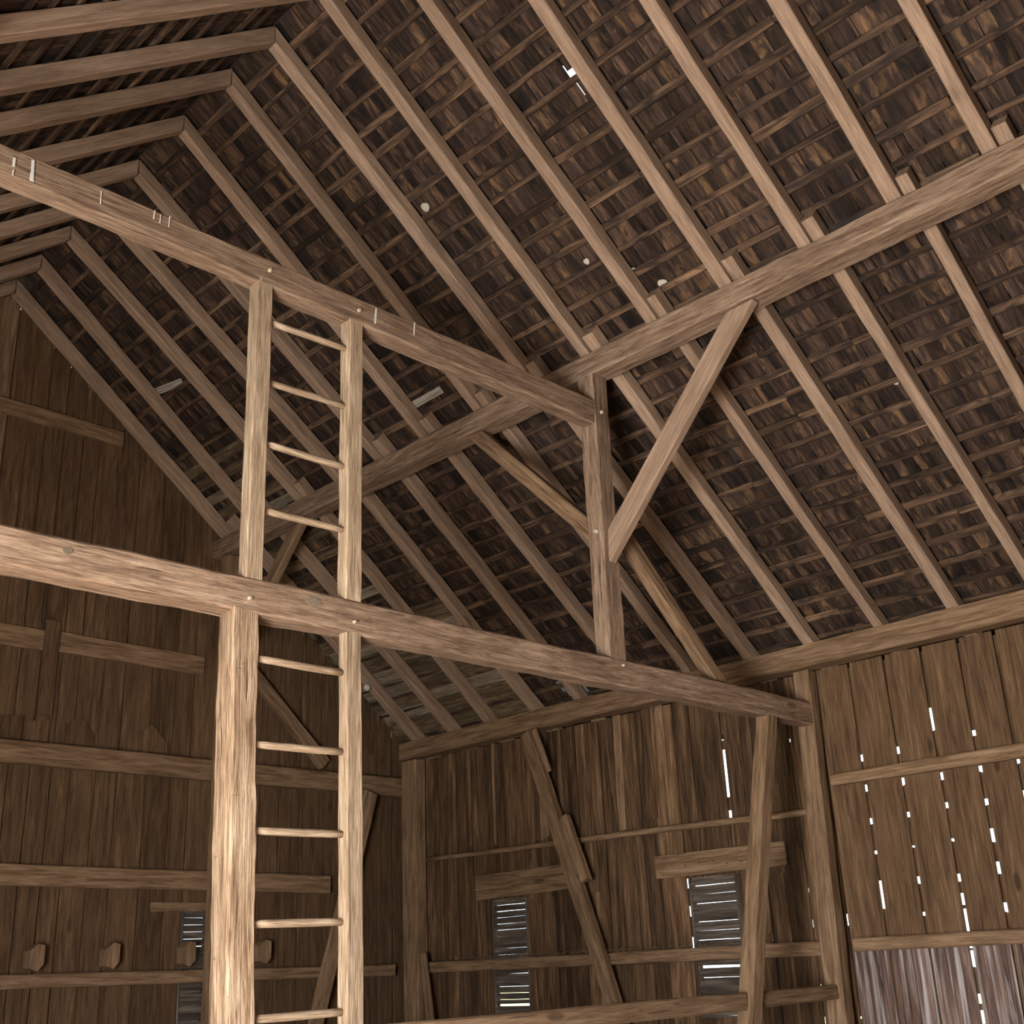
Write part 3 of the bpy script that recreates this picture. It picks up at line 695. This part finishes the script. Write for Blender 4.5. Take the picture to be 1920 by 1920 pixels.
while x < 9.5:
    wd = random.uniform(0.13, 0.19)
    y1 = 11.25
    for y0 in (10.35, 9.7, 9.0):
        slope_plank('sheathing_board', x, y0+random.uniform(-0.05, 0.05), y1, wd*1.22, 0.018, random.choice(('bark', 'bark', 'grey')), RH+0.010+random.uniform(0, 0.003)); y1 = y0-0.06
    x += (wd*1.22+0.008)*DN.x
for (xa, ya), (xb, yb), col in (((265, 327), (290, 347), 'metal'), ((290, 350), (322, 378), 'metal'), ((1052, 1278), (1080, 1290), 'metal'), ((1062, 1292), (1108, 1308), 'metal')):
    a = roofpt(xa, ya, 0.15); b = roofpt(xb, yb, 0.15); c_ = (a+b)/2
    u = uo(c_.x-0.15*NR.x)
    R = Matrix.Translation((u, c_.y, SH0-0.003))
    link('metal_patch', box_mesh('metal_patch', -0.075, 0.075, -0.07 if xa < 500 else -0.14, 0.07 if xa < 500 else 0.14, -0.002, 0.001), M[col], MR @ R, cr)
def dome(name, c_, nrm, r, hgt, mat, label, cat):
    V = []; Fc = []; n_ = 14; rings = [(1.0, 0.0), (1.02, 0.25), (0.85, 0.62), (0.5, 0.92), (0.22, 0.80), (0.15, 0.5)]
    for rr, hh in rings:
        for k in range(n_):
            a = 2*math.pi*k/n_; q = 1+0.08*math.sin(3*a+r*90); V.append((rr*r*q*math.cos(a), rr*r*q*math.sin(a), hh*hgt))
    for i in range(len(rings)-1):
        for k in range(n_):
            a = i*n_+k; b = i*n_+(k+1) % n_; Fc.append((a, b, b+n_, a+n_))
    Fc.append(tuple(range(n_-1, -1, -1))); Fc.append(tuple((len(rings)-1)*n_+k for k in range(n_)))
    me = bpy.data.meshes.new(name); me.from_pydata(V, [], Fc); me.update()
    for p in me.polygons: p.use_smooth = True
    z = Vector(nrm).normalized(); x_ = z.orthogonal().normalized(); y_ = z.cross(x_)
    mt = Matrix(((x_.x, y_.x, z.x, c_.x), (x_.y, y_.y, z.y, c_.y), (x_.z, y_.z, z.z, c_.z), (0, 0, 0, 1)))
    return thing(link(name, me, M[mat], mt), label, cat, 'mud nests on the shingles')
for px, py, r, lab in ((1100, 490, 0.028, 'small pale round nest on the shingles above the purlin'), (1187, 508, 0.030, 'grey round nest on the shingles beside the upper rafter'), (1243, 532, 0.042, 'largest pale ring shaped nest on the shingles just above the purlin'), (1680, 717, 0.022, 'small cream coloured nest on the shingles of the lower roof'), (798, 388, 0.04, 'pale nest on the shingles above the collar beam')):
    dome('mud_nest', roofpt(px, py, SH0-0.004), -NR, r, r*0.5, 'nest', lab, 'nest')
c_ = roofpt(685, 1278, 0.0)
V = []; Fc = []; n_ = 14
for i in range(9):
    t = math.pi*(0.04+0.92*i/8)
    for k in range(n_):
        a = 2*math.pi*k/n_; V.append((0.043*math.sin(t)*math.cos(a), 0.043*math.sin(t)*math.sin(a), 0.043*math.cos(t)))
for i in range(8):
    for k in range(n_):
        a = i*n_+k; b = i*n_+(k+1) % n_; Fc.append((a, a+n_, b+n_, b))
Fc.append(tuple(range(n_))); Fc.append(tuple(8*n_+k for k in range(n_-1, -1, -1)))
me = bpy.data.meshes.new('hanging_ball'); me.from_pydata(V, [], Fc); me.update()
for p in me.polygons: p.use_smooth = True
thing(link('hanging_ball', me, M['nest'], Matrix.Translation(c_+Vector((0, -0.03, -0.075)))), 'small pale round ball under the gable rafter beside the ladder', 'ball')
# bird lime on the collar beam
for px, y0, y1, wd in ((28, 296, 312, 0.012), (25, 318, 328, 0.008), (62, 300, 340, 0.014), (58, 322, 338, 0.008), (191, 358, 382, 0.010), (290, 395, 410, 0.008), (302, 402, 418, 0.008), (318, 405, 425, 0.007), (705, 578, 606, 0.010), (778, 605, 628, 0.009)):
    a = on(px, y0, 1, YF-0.004); b = on(px-2, y1, 1, YF-0.004)
    plank('white_streak', b, a, wd, 0.004, 'white', (0, -1, 0), collar, amp=0.004, seg=0.03)
